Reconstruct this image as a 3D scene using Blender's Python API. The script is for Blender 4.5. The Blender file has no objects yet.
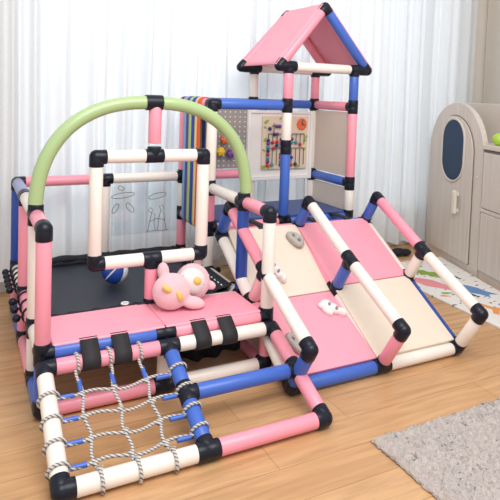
import bpy, math, random
from mathutils import Vector as V, Matrix
random.seed(7)
S = bpy.context.scene
COL = S.collection

# ------------------------------------------------------------------ camera
cam = bpy.data.cameras.new('camera'); co = bpy.data.objects.new('camera', cam); COL.objects.link(co)
cam.sensor_fit = 'HORIZONTAL'; cam.sensor_width = 36.0
cam.lens = 564.508 / 500 * 36
cam.shift_x = (250 - 248.53) / 500; cam.shift_y = (121.53 - 250) / 500
r2 = V((0.89043375, -0.45379071, 0.03466609)); u2 = V((-0.00742337, 0.06167845, 0.99806847)); fw = V((0.45505235, 0.88897118, -0.05155191))
m = Matrix.Identity(4)
for i in range(3):
    m[i][0] = r2[i]; m[i][1] = u2[i]; m[i][2] = -fw[i]
m.translation = V((-0.24587, -1.90852, 1.10288))
co.matrix_world = m
cam.clip_start = 0.05
S.camera = co

# ------------------------------------------------------------------ world, lights, exposure
S.view_settings.view_transform = 'Standard'; S.view_settings.look = 'None'
S.view_settings.exposure = 0.0; S.view_settings.gamma = 1.0
try: S.view_settings.use_curve_mapping = False
except Exception: pass
w = bpy.data.worlds.new('daylight'); S.world = w; w.use_nodes = True
bg = w.node_tree.nodes['Background']; bg.inputs['Color'].default_value = (0.93, 0.97, 1.0, 1); bg.inputs['Strength'].default_value = 0.86

def area(name, loc, target, size, energy, color=(1, 1, 1)):
    l = bpy.data.lights.new(name, 'AREA'); l.shape = 'RECTANGLE'; l.size = size[0]; l.size_y = size[1]; l.energy = energy; l.color = color
    o = bpy.data.objects.new(name, l); COL.objects.link(o); o.location = loc
    o.rotation_euler = (V(target) - V(loc)).to_track_quat('-Z', 'Y').to_euler()
    return o
area('ceiling_light', (0.45, -1.5, 2.6), (0.9, 0.4, 0.3), (2.2, 1.6), 70, (1, 0.97, 0.93))
area('window_daylight', (1.5, 2.0, 1.6), (1.4, 0.0, 0.9), (3.6, 2.2), 36, (0.92, 0.97, 1.0))

# ------------------------------------------------------------------ materials
def lin(c):
    return tuple(((x / 255) / 12.92 if x / 255 <= 0.04045 else ((x / 255 + 0.055) / 1.055) ** 2.4) for x in c)
def mat(name, rgb, rough=0.4, var=0.04, scale=12, bump=0.0, bscale=200, coat=0.0, sheen=0.0, spec=0.5):
    mt = bpy.data.materials.new(name); mt.use_nodes = True
    nt = mt.node_tree; b = nt.nodes['Principled BSDF']
    c = lin(rgb)
    tc = nt.nodes.new('ShaderNodeTexCoord')
    nz = nt.nodes.new('ShaderNodeTexNoise'); nz.inputs['Scale'].default_value = scale; nz.inputs['Detail'].default_value = 4
    nt.links.new(tc.outputs['Object'], nz.inputs['Vector'])
    mx = nt.nodes.new('ShaderNodeMix'); mx.data_type = 'RGBA'
    mx.inputs[6].default_value = (*[x * (1 - var) for x in c], 1); mx.inputs[7].default_value = (*[min(1, x * (1 + var)) for x in c], 1)
    nt.links.new(nz.outputs['Fac'], mx.inputs[0]); nt.links.new(mx.outputs[2], b.inputs['Base Color'])
    b.inputs['Roughness'].default_value = rough
    b.inputs['Specular IOR Level'].default_value = spec
    b.inputs['Coat Weight'].default_value = coat; b.inputs['Coat Roughness'].default_value = 0.15
    b.inputs['Sheen Weight'].default_value = sheen
    if bump:
        n2 = nt.nodes.new('ShaderNodeTexNoise'); n2.inputs['Scale'].default_value = bscale
        nt.links.new(tc.outputs['Object'], n2.inputs['Vector'])
        bp = nt.nodes.new('ShaderNodeBump'); bp.inputs['Strength'].default_value = bump; bp.inputs['Distance'].default_value = 0.01
        nt.links.new(n2.outputs['Fac'], bp.inputs['Height']); nt.links.new(bp.outputs['Normal'], b.inputs['Normal'])
    return mt
TUBE = dict(rough=0.38, bump=0.02, bscale=90, coat=0.15)
M = {
 'pink': mat('pink_foam', (242, 152, 170), **TUBE),
 'pale_pink': mat('pale_pink_foam', (240, 190, 192), **TUBE),
 'cream': mat('cream_foam', (240, 230, 221), **TUBE),
 'blue': mat('blue_foam', (62, 102, 192), **TUBE),
 'deep_blue': mat('deep_blue_foam', (30, 72, 160), **TUBE),
 'lavender': mat('lavender_foam', (146, 152, 190), **TUBE),
 'green': mat('green_foam', (164, 188, 132), rough=0.3, coat=0.3),
 'black': mat('black_plastic', (15, 19, 34), rough=0.35, coat=0.0, spec=0.35),
 'band': mat('black_webbing', (36, 34, 38), rough=0.7, bump=0.15, bscale=400),
 'pink_pad': mat('pink_leatherette', (244, 158, 176), rough=0.45, bump=0.08, bscale=300),
 'cream_pad': mat('cream_leatherette', (229, 214, 197), rough=0.45, bump=0.08, bscale=300),
 'roof': mat('pink_cloth', (245, 164, 178), rough=0.7, bump=0.15, bscale=600),
 'navy_pad': mat('navy_leatherette', (48, 72, 130), rough=0.4, bump=0.05),
 'bed': mat('black_trampoline_fabric', (40, 44, 56), rough=0.5, bump=0.1, bscale=700),
 'cloth_black': mat('black_cloth', (24, 26, 36), rough=0.8, bump=0.2),
 'white': mat('white_plastic', (240, 240, 240), rough=0.35),
 'grey_hold': mat('grey_resin', (178, 172, 164), rough=0.6, bump=0.25, bscale=120),
 'white_hold': mat('white_resin', (236, 230, 228), rough=0.55, bump=0.2, bscale=120),
 'metal': mat('zinc_metal', (150, 150, 150), rough=0.3),
 'plush_pink': mat('pink_plush', (250, 200, 208), rough=0.95, bump=0.6, bscale=500, sheen=0.5),
 'plush_white': mat('white_plush', (246, 236, 234), rough=0.95, bump=0.6, bscale=500, sheen=0.5),
 'plush_yellow': mat('yellow_plush', (240, 200, 110), rough=0.95, bump=0.4, bscale=500),
 'plush_rose': mat('rose_trim', (205, 110, 130), rough=0.9),
 'plush_dark': mat('dark_thread', (70, 50, 60), rough=0.8),
 'taupe': mat('taupe_board', (218, 204, 190), rough=0.6, var=0.03),
 'peg': mat('grey_pegboard', (150, 142, 138), rough=0.6),
 'hole': mat('pale_peg_hole', (222, 218, 214), rough=0.6),
 'panel_white': mat('white_panel', (238, 234, 230), rough=0.5, var=0.02),
 'wood_light': mat('light_birch', (228, 206, 184), rough=0.5, var=0.06, scale=6),
 'cabinet': mat('cream_cabinet', (212, 201, 190), rough=0.55, var=0.025, scale=8),
 'cabinet_dark': mat('cabinet_seam', (120, 108, 98), rough=0.7),
 'window_navy': mat('navy_glossy_pane', (34, 58, 86), rough=0.4, spec=0.25),
 'handle': mat('ivory_handle', (228, 220, 208), rough=0.4),
 'lime': mat('lime_plastic', (170, 205, 70), rough=0.35),
 'red': mat('red_paint', (205, 48, 52), rough=0.35), 'orange': mat('orange_paint', (236, 108, 60), rough=0.45),
 'yellow': mat('yellow_paint', (236, 190, 50), rough=0.4), 'purple': mat('purple_paint', (110, 66, 140), rough=0.4),
 'teal': mat('teal_paint', (70, 150, 160), rough=0.4), 'navy': mat('navy_paint', (36, 56, 120), rough=0.4),
 'leaf': mat('leaf_green_paint', (150, 176, 70), rough=0.5), 'sky': mat('sky_blue_cloth', (110, 170, 215), rough=0.7),
 'violet_cloth': mat('violet_cloth', (88, 62, 140), rough=0.75), 'lime_cloth': mat('pale_green_cloth', (170, 200, 120), rough=0.75),
 'blue_cloth': mat('royal_blue_cloth', (36, 66, 165), rough=0.75), 'yellow_cloth': mat('pale_yellow_cloth', (232, 206, 120), rough=0.75),
 'red_cloth': mat('orange_red_cloth', (232, 84, 56), rough=0.75),
 'line': mat('dark_drawn_line', (90, 96, 92), rough=0.7),
 'skirting': mat('white_skirting', (214, 212, 208), rough=0.5),
 'wall': mat('warm_white_wall', (222, 214, 204), rough=0.85, var=0.02, bump=0.05),
 'print_green': mat('green_print', (134, 160, 40), rough=0.6), 'print_pink': mat('pink_print', (232, 142, 150), rough=0.6),
 'print_blue': mat('blue_print', (96, 136, 186), rough=0.6), 'print_orange': mat('orange_print', (232, 150, 76), rough=0.6),
 'print_dark': mat('dark_print', (64, 68, 78), rough=0.6),
}
# rope: twisted grey-white
def rope_mat():
    mt = mat('grey_rope', (190, 186, 182), rough=0.8); nt = mt.node_tree; b = nt.nodes['Principled BSDF']
    tc = nt.nodes.new('ShaderNodeTexCoord'); wv = nt.nodes.new('ShaderNodeTexWave'); wv.bands_direction = 'DIAGONAL'; wv.inputs['Scale'].default_value = 45
    nt.links.new(tc.outputs['Object'], wv.inputs['Vector'])
    rp = nt.nodes.new('ShaderNodeValToRGB'); rp.color_ramp.elements[0].color = (*lin((105, 100, 98)), 1); rp.color_ramp.elements[0].position = 0.15; rp.color_ramp.elements[1].color = (*lin((205, 200, 196)), 1); rp.color_ramp.elements[1].position = 0.5
    nt.links.new(wv.outputs['Fac'], rp.inputs['Fac']); nt.links.new(rp.outputs['Color'], b.inputs['Base Color'])
    return mt
M['rope'] = rope_mat()
def curtain_mat():
    mt = bpy.data.materials.new('sheer_white_curtain'); mt.use_nodes = True; nt = mt.node_tree; nt.nodes.clear()
    out = nt.nodes.new('ShaderNodeOutputMaterial'); d = nt.nodes.new('ShaderNodeBsdfDiffuse'); t = nt.nodes.new('ShaderNodeBsdfTranslucent'); mx = nt.nodes.new('ShaderNodeMixShader'); mx.inputs[0].default_value = 0.27
    tc = nt.nodes.new('ShaderNodeTexCoord'); mp = nt.nodes.new('ShaderNodeMapping'); mp.inputs['Scale'].default_value = (400, 400, 60)
    nz = nt.nodes.new('ShaderNodeTexNoise'); nz.inputs['Scale'].default_value = 1
    rp = nt.nodes.new('ShaderNodeValToRGB'); rp.color_ramp.elements[0].color = (*lin((232, 234, 236)), 1); rp.color_ramp.elements[1].color = (*lin((244, 246, 248)), 1)
    nt.links.new(tc.outputs['Object'], mp.inputs['Vector']); nt.links.new(mp.outputs['Vector'], nz.inputs['Vector']); nt.links.new(nz.outputs['Fac'], rp.inputs['Fac'])
    for n in (d, t): nt.links.new(rp.outputs['Color'], n.inputs['Color'])
    nt.links.new(d.outputs[0], mx.inputs[1]); nt.links.new(t.outputs[0], mx.inputs[2]); nt.links.new(mx.outputs[0], out.inputs['Surface'])
    return mt
M['curtain'] = curtain_mat()
def glass_mat(name, tint, gloss=0.1):
    mt = bpy.data.materials.new(name); mt.use_nodes = True; nt = mt.node_tree; nt.nodes.clear()
    out = nt.nodes.new('ShaderNodeOutputMaterial'); t = nt.nodes.new('ShaderNodeBsdfTransparent'); t.inputs['Color'].default_value = (*tint, 1)
    g = nt.nodes.new('ShaderNodeBsdfGlossy'); g.inputs['Roughness'].default_value = 0.08; mx = nt.nodes.new('ShaderNodeMixShader'); mx.inputs[0].default_value = gloss
    nt.links.new(t.outputs[0], mx.inputs[1]); nt.links.new(g.outputs[0], mx.inputs[2]); nt.links.new(mx.outputs[0], out.inputs['Surface'])
    return mt
M['acrylic'] = glass_mat('clear_acrylic', (0.95, 0.97, 0.98), 0.06); M['glass'] = glass_mat('window_glass', (0.96, 0.98, 1.0), 0.05)
def floor_mat():
    mt = bpy.data.materials.new('oak_planks'); mt.use_nodes = True; nt = mt.node_tree; b = nt.nodes['Principled BSDF']
    tc = nt.nodes.new('ShaderNodeTexCoord')
    br = nt.nodes.new('ShaderNodeTexBrick'); br.inputs['Scale'].default_value = 1; br.inputs['Brick Width'].default_value = 0.95; br.inputs['Row Height'].default_value = 0.135
    br.inputs['Mortar Size'].default_value = 0.0012; br.inputs['Mortar Smooth'].default_value = 0.2; br.offset = 0.37
    br.inputs['Color1'].default_value = (*lin((212, 170, 127)), 1); br.inputs['Color2'].default_value = (*lin((199, 155, 111)), 1); br.inputs['Mortar'].default_value = (*lin((160, 116, 76)), 1)
    nt.links.new(tc.outputs['Object'], br.inputs['Vector'])
    mp = nt.nodes.new('ShaderNodeMapping'); mp.inputs['Scale'].default_value = (2.2, 26, 1); nt.links.new(tc.outputs['Object'], mp.inputs['Vector'])
    nz = nt.nodes.new('ShaderNodeTexNoise'); nz.inputs['Scale'].default_value = 1.6; nz.inputs['Detail'].default_value = 8; nz.inputs['Distortion'].default_value = 0.8; nt.links.new(mp.outputs['Vector'], nz.inputs['Vector'])
    rp = nt.nodes.new('ShaderNodeValToRGB'); rp.color_ramp.elements[0].position = 0.3; rp.color_ramp.elements[0].color = (0.72, 0.66, 0.6, 1); rp.color_ramp.elements[1].position = 0.65; rp.color_ramp.elements[1].color = (1.06, 1.04, 1.02, 1)
    nt.links.new(nz.outputs['Fac'], rp.inputs['Fac'])
    mx = nt.nodes.new('ShaderNodeMix'); mx.data_type = 'RGBA'; mx.blend_type = 'MULTIPLY'; mx.inputs[0].default_value = 0.75
    nt.links.new(br.outputs['Color'], mx.inputs[6]); nt.links.new(rp.outputs['Color'], mx.inputs[7]); nt.links.new(mx.outputs[2], b.inputs['Base Color'])
    b.inputs['Roughness'].default_value = 0.42
    return mt
M['floor'] = floor_mat()
def peg_mat():              # regular grid of pale holes
    mt = mat('perforated_grey_board', (150, 142, 138), rough=0.6); nt = mt.node_tree; b = nt.nodes['Principled BSDF']
    tc = nt.nodes.new('ShaderNodeTexCoord'); sx = nt.nodes.new('ShaderNodeSeparateXYZ'); nt.links.new(tc.outputs['Object'], sx.inputs[0])
    cb = nt.nodes.new('ShaderNodeCombineXYZ')
    for ax, step in (('X', 0.031), ('Z', 0.0275)):
        mo = nt.nodes.new('ShaderNodeMath'); mo.operation = 'PINGPONG'; mo.inputs[1].default_value = step / 2
        nt.links.new(sx.outputs[ax], mo.inputs[0]); nt.links.new(mo.outputs[0], cb.inputs[ax])
    ln = nt.nodes.new('ShaderNodeVectorMath'); ln.operation = 'LENGTH'; nt.links.new(cb.outputs[0], ln.inputs[0])
    lt = nt.nodes.new('ShaderNodeMath'); lt.operation = 'LESS_THAN'; lt.inputs[1].default_value = 0.0042; nt.links.new(ln.outputs['Value'], lt.inputs[0])
    mx = nt.nodes.new('ShaderNodeMix'); mx.data_type = 'RGBA'; mx.inputs[6].default_value = (*lin((150, 142, 138)), 1); mx.inputs[7].default_value = (*lin((222, 218, 214)), 1)
    nt.links.new(lt.outputs[0], mx.inputs[0]); nt.links.new(mx.outputs[2], b.inputs['Base Color'])
    return mt
def wood_groove():          # cream cabinet wood with fine upright grain
    mt = mat('grained_cream_cabinet', (205, 194, 183), rough=0.55); nt = mt.node_tree; b = nt.nodes['Principled BSDF']
    tc = nt.nodes.new('ShaderNodeTexCoord'); mp = nt.nodes.new('ShaderNodeMapping'); mp.inputs['Scale'].default_value = (60, 60, 1.5); nz = nt.nodes.new('ShaderNodeTexNoise'); nz.inputs['Scale'].default_value = 1; nz.inputs['Detail'].default_value = 5
    nt.links.new(tc.outputs['Object'], mp.inputs['Vector']); nt.links.new(mp.outputs['Vector'], nz.inputs['Vector'])
    rp = nt.nodes.new('ShaderNodeValToRGB'); rp.color_ramp.elements[0].color = (*lin((203, 192, 182)), 1); rp.color_ramp.elements[0].position = 0.3; rp.color_ramp.elements[1].color = (*lin((214, 204, 194)), 1); rp.color_ramp.elements[1].position = 0.6
    nt.links.new(nz.outputs['Fac'], rp.inputs['Fac']); nt.links.new(rp.outputs['Color'], b.inputs['Base Color'])
    return mt
M['cab_grain'] = wood_groove()
def speckle(name, base, dot, scale, thr):
    mt = mat(name, base, rough=0.6); nt = mt.node_tree; b = nt.nodes['Principled BSDF']
    tc = nt.nodes.new('ShaderNodeTexCoord'); mp = nt.nodes.new('ShaderNodeMapping'); mp.inputs['Scale'].default_value = (scale, scale * 2.2, 1); nz = nt.nodes.new('ShaderNodeTexNoise'); nz.inputs['Scale'].default_value = 1; nz.inputs['Detail'].default_value = 1
    nt.links.new(tc.outputs['Object'], mp.inputs['Vector']); nt.links.new(mp.outputs['Vector'], nz.inputs['Vector'])
    rp = nt.nodes.new('ShaderNodeValToRGB'); rp.color_ramp.elements[0].position = thr; rp.color_ramp.elements[0].color = (*lin(base), 1); rp.color_ramp.elements[1].position = thr + 0.02; rp.color_ramp.elements[1].color = (*lin(dot), 1)
    nt.links.new(nz.outputs['Fac'], rp.inputs['Fac']); nt.links.new(rp.outputs['Color'], b.inputs['Base Color'])
    return mt
M['playmat'] = speckle('printed_play_mat', (232, 228, 222), (120, 122, 126), 16, 0.66)
def rug_mat():
    mt = mat('grey_shag', (192, 180, 174), rough=0.95, var=0.18, scale=90, bump=0.8, bscale=160, sheen=0.3)
    return mt
M['rug'] = rug_mat()

# ------------------------------------------------------------------ mesh helpers
class MB:
    def __init__(s): s.v = []; s.f = []; s.flat = set()
    def add(s, vs, fs, flat=False):
        o = len(s.v); s.v += [V(x) for x in vs]
        for f in fs:
            if flat: s.flat.add(len(s.f))
            s.f.append([i + o for i in f])
        return s
    def ring_sweep(s, rings, closed=False, caps=True):
        n = len(rings[0]); vs = [p for r in rings for p in r]; fs = []
        k = len(rings)
        for i in range(k if closed else k - 1):
            a = i * n; b = ((i + 1) % k) * n
            for j in range(n): fs.append([a + j, a + (j + 1) % n, b + (j + 1) % n, b + j])
        s.add(vs, fs)
        if caps and not closed:
            s.add(rings[0], [list(range(n))[::-1]], True); s.add(rings[-1], [list(range(n))], True)
        return s
    def tube(s, pts, r, seg=20, closed=False, caps=True):
        pts = [V(p) for p in pts]; rings = []; n = len(pts)
        rr = r if isinstance(r, (list, tuple)) else [r] * n
        up = None
        for i, p in enumerate(pts):
            if closed: t = pts[(i + 1) % n] - pts[i - 1]
            else: t = pts[min(i + 1, n - 1)] - pts[max(i - 1, 0)]
            t.normalize()
            if up is None:
                up = t.orthogonal().normalized()
            up = (up - t * up.dot(t)).normalized(); sd = t.cross(up)
            rings.append([p + (up * math.cos(a) + sd * math.sin(a)) * rr[i] for a in [2 * math.pi * k / seg for k in range(seg)]])
        return s.ring_sweep(rings, closed, caps)
    def rod(s, p, q, r, seg=20, bev=0.0):
        p = V(p); q = V(q); d = (q - p).normalized()
        if bev:
            return s.tube([p, p + d * bev * .3, p + d * bev, q - d * bev, q - d * bev * .3, q], [r - bev, r - bev * .3, r, r, r - bev * .3, r - bev], seg)
        return s.tube([p, q], r, seg)
    def ball(s, c, r, seg=16, ring=10, rot=None):
        c = V(c); rx, ry, rz = r if isinstance(r, (list, tuple)) else (r, r, r)
        vs = []; fs = []
        for i in range(1, ring):
            th = math.pi * i / ring
            for j in range(seg):
                ph = 2 * math.pi * j / seg
                vs.append(V((rx * math.sin(th) * math.cos(ph), ry * math.sin(th) * math.sin(ph), rz * math.cos(th))))
        vs += [V((0, 0, rz)), V((0, 0, -rz))]
        if rot is not None: vs = [rot @ v for v in vs]
        for i in range(ring - 2):
            for j in range(seg):
                a = i * seg + j; b = i * seg + (j + 1) % seg
                fs.append([a, a + seg, b + seg, b])
        t = len(vs) - 2
        for j in range(seg):
            fs.append([t, j, (j + 1) % seg]); l = (ring - 2) * seg
            fs.append([t + 1, l + (j + 1) % seg, l + j])
        return s.add([c + v for v in vs], fs)
    def obox(s, o, ax, ay, az, bev=0.0):
        """box from corner o along three edge vectors, edges softened by bev"""
        o, ax, ay, az = V(o), V(ax), V(ay), V(az)
        if bev <= 0:
            vs = [o + ax * i + ay * j + az * k for i in (0, 1) for j in (0, 1) for k in (0, 1)]
            return s.add(vs, [[0, 1, 3, 2], [4, 6, 7, 5], [0, 4, 5, 1], [2, 3, 7, 6], [0, 2, 6, 4], [1, 5, 7, 3]], True)
        L = [ax.length, ay.length, az.length]; U = [ax.normalized(), ay.normalized(), az.normalized()]
        # chamfered box: 24 verts
        vs = []; idx = {}
        for i in (0, 1):
            for j in (0, 1):
                for k in (0, 1):
                    for a in range(3):
                        c = [i * L[0], j * L[1], k * L[2]]
                        for b in range(3):
                            if b != a: c[b] += bev if (i, j, k)[b] == 0 else -bev
                        idx[(i, j, k, a)] = len(vs); vs.append(o + U[0] * c[0] + U[1] * c[1] + U[2] * c[2])
        fs = []
        for a in range(3):
            b, c = (a + 1) % 3, (a + 2) % 3
            for v in (0, 1):
                q = []
                for (x, y) in ((0, 0), (1, 0), (1, 1), (0, 1)):
                    k = [0, 0, 0]; k[a] = v; k[b] = x; k[c] = y; q.append(idx[(*k, a)])
                fs.append(q if v else q[::-1])
        for a in range(3):
            b, c = (a + 1) % 3, (a + 2) % 3
            for x in (0, 1):
                for y in (0, 1):
                    k0 = [0, 0, 0]; k0[b] = x; k0[c] = y; k1 = k0[:]; k1[a] = 1
                    q = [idx[(*k0, b)], idx[(*k1, b)], idx[(*k1, c)], idx[(*k0, c)]]
                    fs.append(q)
        for i in (0, 1):
            for j in (0, 1):
                for k in (0, 1): fs.append([idx[(i, j, k, 0)], idx[(i, j, k, 1)], idx[(i, j, k, 2)]])
        return s.add(vs, fs, True)
    def box(s, a, b, bev=0.0):
        return s.obox(a, (b[0] - a[0], 0, 0), (0, b[1] - a[1], 0), (0, 0, b[2] - a[2]), bev)
    def prism(s, outline, depth):
        """outline: list of 3D points (planar), extruded by vector depth"""
        o = [V(p) for p in outline]; d = V(depth); n = len(o)
        s.add(o + [p + d for p in o], [list(range(n))[::-1], list(range(n, 2 * n))] + [[i, (i + 1) % n, n + (i + 1) % n, n + i] for i in range(n)], True)
        return s
    def belt(s, c1, c2, r, axis, width, th=0.003):
        """flat band wrapped round two parallel rods"""
        c1, c2, ax = V(c1), V(c2), V(axis).normalized(); d = (c2 - c1).normalized(); p = ax.cross(d)
        out = []
        for k in range(13):
            a = -math.pi / 2 + math.pi * k / 12; out.append((c2, d * math.cos(a) + p * math.sin(a)))
        for k in range(13):
            a = math.pi / 2 + math.pi * k / 12; out.append((c1, d * math.cos(a) + p * math.sin(a)))
        rings = []
        for c, n in out:
            rings.append([c + n * r - ax * width / 2, c + n * (r + th) - ax * width / 2, c + n * (r + th) + ax * width / 2, c + n * r + ax * width / 2])
        return s.ring_sweep(rings, True)
    def build(s, name, material, parent=None, root=None, smooth=True, label=None):
        me = bpy.data.meshes.new(name)
        off = V((0, 0, 0))
        rt = parent
        while rt is not None:
            off += V(rt.location); rt = rt.parent
        me.from_pydata([tuple(v - off) for v in s.v], [], s.f)
        import bmesh
        bm = bmesh.new(); bm.from_mesh(me)
        bmesh.ops.recalc_face_normals(bm, faces=bm.faces); bm.to_mesh(me); bm.free()
        if smooth:
            me.polygons.foreach_set('use_smooth', [i not in s.flat for i in range(len(s.f))])
        me.materials.append(M[material] if isinstance(material, str) else material)
        o = bpy.data.objects.new(name, me); COL.objects.link(o)
        if parent is not None: o.parent = parent
        if label: o['label'] = label
        return o

def tag(o, label=None, cat=None, group=None, kind=None):
    if label: o['label'] = label
    if cat: o['category'] = cat
    if group: o['group'] = group
    if kind: o['kind'] = kind
    return o
def thing(name, loc, label, cat, group=None):
    o = bpy.data.objects.new(name, None); COL.objects.link(o); o.location = loc; o.empty_display_size = 0.1
    return tag(o, label, cat, group)

# ------------------------------------------------------------------ the room
def struct(name, mb, material, smooth=False):
    return tag(mb.build(name, material, smooth=smooth), kind='structure')
struct('floor', MB().box((-3.2, -3.4, -0.05), (4.2, 1.45, 0.0)), 'floor')
WY = 1.30; WX0, WX1, WZ0, WZ1 = 0.0, 3.2, 0.28, 2.35
wb = MB()
wb.box((-3.2, WY, 0), (WX0, WY + 0.12, 2.7)).box((WX1, WY, 0), (4.2, WY + 0.12, 2.7)).box((WX0, WY, 0), (WX1, WY + 0.12, WZ0)).box((WX0, WY, WZ1), (WX1, WY + 0.12, 2.7))
struct('wall_back', wb, 'wall')
# right wall runs along the back of the cabinets
CE = V((-0.2944, -0.9557, 0)); CN = V((-0.9557, 0.2944, 0)); CO = V((2.80, 1.072, 0))
wr = MB().obox(CO - CN * 0.60 - CE * 0.40, CE * 3.2, -CN * 0.1, (0, 0, 2.7))
struct('wall_right', wr, 'wall')
struct('baseboard_back', MB().box((-3.2, WY - 0.018, 0.0), (WX1 + 0.2, WY, 0.085), 0.004), 'skirting')
wf = MB()
for a, b in (((WX0, WY + .03, WZ0), (WX0 + .06, WY + .09, WZ1)), ((WX1 - .06, WY + .03, WZ0), (WX1, WY + .09, WZ1)), ((WX0 + .06, WY + .03, WZ0), (WX1 - .06, WY + .09, WZ0 + .06)), ((WX0 + .06, WY + .03, WZ1 - .06), (WX1 - .06, WY + .09, WZ1)), ((1.495, WY + .03, WZ0 + .06), (1.555, WY + .09, WZ1 - .06))):
    wf.box(a, b)
wo = struct('window_1', wf, 'white')
MB().box((WX0 + .06, WY + .055, WZ0 + .06), (1.495, WY + .061, WZ1 - .06)).build('pane', 'glass', wo, smooth=False)
MB().box((1.555, WY + .055, WZ0 + .06), (WX1 - .06, WY + .061, WZ1 - .06)).build('pane', 'glass', wo, smooth=False)
# ceiling is out of frame

# ------------------------------------------------------------------ curtains
def curtain(name, x0, x1, ybase, fold, label, z0):
    n = int((x1 - x0) / 0.0045); nz = 10; rows = []
    xs = [x0 + (x1 - x0) * i / n for i in range(n + 1)]
    ys = [fold(x) for x in xs]
    for k in range(nz + 1):
        z = z0 + (2.55 - z0) * k / nz
        fl = 1.0 + 0.25 * (1 - k / nz)
        rows.append([V((x + 0.012 * math.sin(z * 2.1 + x * 5) * (1 - k / nz), ybase + y * fl, z)) for x, y in zip(xs, ys)])
    mb = MB(); vs = [p for r in rows for p in r]; w = n + 1
    mb.add(vs, [[k * w + i, k * w + i + 1, (k + 1) * w + i + 1, (k + 1) * w + i] for k in range(nz) for i in range(n)])
    o = mb.build(name, 'curtain')
    return tag(o, label, 'curtain', 'floor length window curtains')
def fold_soft(x):
    return 0.030 * math.sin(x * 44 + 1.6 * math.sin(x * 9.0)) + 0.012 * math.sin(x * 97 + 2 * math.sin(x * 13)) + 0.006 * math.sin(x * 23)
def fold_flat(x):
    p = (x * 6.3 + 0.22 * math.sin(x * 7)) % 1.0
    return 0.062 * (p ** 1.6) - 0.030 + 0.006 * math.sin(x * 60) - (0.02 * max(0, 1 - abs(p - 0.04) / 0.05))
curtain('curtain', -1.7, 1.36, 1.16, fold_soft, 'sheer white curtain with narrow soft folds behind the green arch and trampoline', 0.10)
curtain('curtain', 1.36, 3.36, 1.232, fold_flat, 'sheer white curtain with broad flat folds between the toy tower and the arched cabinet', 0.04)

# ------------------------------------------------------------------ pipe-and-connector kit
R = 0.0255
class Kit:
    def __init__(s, root): s.root = root; s.j = {}; s.n = 0
    def key(s, p): return tuple(round(c, 3) for c in p)
    def seg(s, p, q, color, name='tube', cut=(0.030, 0.030), r=R, ends=(1, 1)):
        p, q = V(p), V(q); d = (q - p).normalized()
        if ends[0]: s.j.setdefault(s.key(p), []).append(d)
        if ends[1]: s.j.setdefault(s.key(q), []).append(-d)
        lab = {'pink': 'pink', 'cream': 'cream white', 'blue': 'blue', 'deep_blue': 'deep blue', 'lavender': 'lavender grey', 'pale_pink': 'pale pink', 'green': 'green'}[color]
        MB().rod(p + d * (cut[0] if ends[0] else 0), q - d * (cut[1] if ends[1] else 0), r, 24, 0.002).build(name, color, s.root, label='%s %s' % (lab, name.replace('_', ' ')))
    def chain(s, pts, colors, name='tube'):
        for i, c in enumerate(colors):
            if c: s.seg(pts[i], pts[i + 1], c, name)
    def sleeve(s, p, d, l=0.05):
        p, d = V(p), V(d).normalized()
        MB().rod(p - d * l / 2, p + d * l / 2, R + 0.003, 24, 0.003).build('sleeve', 'black', s.root)
    def arm(s, p, d): s.j.setdefault(s.key(p), []).append(V(d).normalized())
    def finish(s):
        for k, ds in s.j.items():
            p = V(k); mb = MB(); uniq = []
            for d in ds:
                if all((d - e).length > 0.1 for e in uniq): uniq.append(d)
            mb.ball(p, R + 0.0024, 20, 14)
            for d in uniq: mb.rod(p, p + d * 0.037, R + 0.0022, 24, 0.002)
            mb.build('connector', 'black', s.root)

MX = 0.42
X = [0, MX, 2 * MX, 3 * MX, 4 * MX]
F, A, B, D = 0.0, 0.232, 0.599, 0.98
G, P, K, T, U, E = 0.031, 0.223, 0.436, 0.635, 1.042, 1.245

# ================================================================== trampoline unit
tr = thing('toddler_trampoline', (X[1], 0.5, 0), 'square pink, cream and blue tube trampoline frame with a green arch and black jumping mat', 'trampoline')
k = Kit(tr)
# front posts and floor bars
k.chain([(X[0], F, G), (X[0], F, P), (X[0], F, T)], ['blue', 'pink'], 'post')
k.seg((X[1], F, G), (X[1], F, P), 'cream', 'post')
k.chain([(X[2], F, G), (X[2], F, P), (X[2], F, T)], ['pink', 'cream'], 'post')
k.chain([(X[0], F, G), (X[1], F, G), (X[2], F, G)], ['pink', 'cream'], 'floor_bar')
k.chain([(X[0], F, P), (X[1], F, P), (X[2], F, P)], ['blue', 'pink'], 'platform_bar')
k.chain([(X[0], A, P), (X[1], A, P), (X[2], A, P)], ['pink', 'cream'], 'platform_bar')
k.seg((X[0], F, P), (X[0], A, P), 'cream', 'platform_bar'); k.seg((X[2], F, P), (X[2], A, P), 'pink', 'platform_bar')
# left side
k.chain([(X[0], A, G), (X[0], A, P), (X[0], A, T)], ['cream', 'cream'], 'post')
k.chain([(X[0], B, G), (X[0], B, P), (X[0], B, T)], ['pink', 'pink'], 'post')
k.chain([(X[0], D, G), (X[0], D, P), (X[0], D, T)], ['pink', 'deep_blue'], 'post')
k.chain([(X[0], F, T), (X[0], A, T), (X[0], B, T), (X[0], D, T)], ['pink', 'cream', 'lavender'], 'top_rail')
k.chain([(X[0], F, G), (X[0], A, G), (X[0], B, G), (X[0], D, G)], ['blue', 'pink', 'blue'], 'floor_bar')
k.chain([(X[0], A, P), (X[0], B, P), (X[0], D, P)], ['pink', 'cream'], 'bungee_rail')
# rear
k.chain([(X[0], D, T), (X[1], D, T), (X[2], D, T)], ['pink', 'cream'], 'top_rail')
k.chain([(X[0], D, P), (X[1], D, P), (X[2], D, P)], ['cream', 'pink'], 'bungee_rail')
k.chain([(X[1], D, G), (X[1], D, P), (X[1], D, T)], ['cream', 'cream'], 'post')
k.chain([(X[0], D, G), (X[1], D, G), (X[2], D, G)], ['blue', 'cream'], 'floor_bar')
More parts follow.
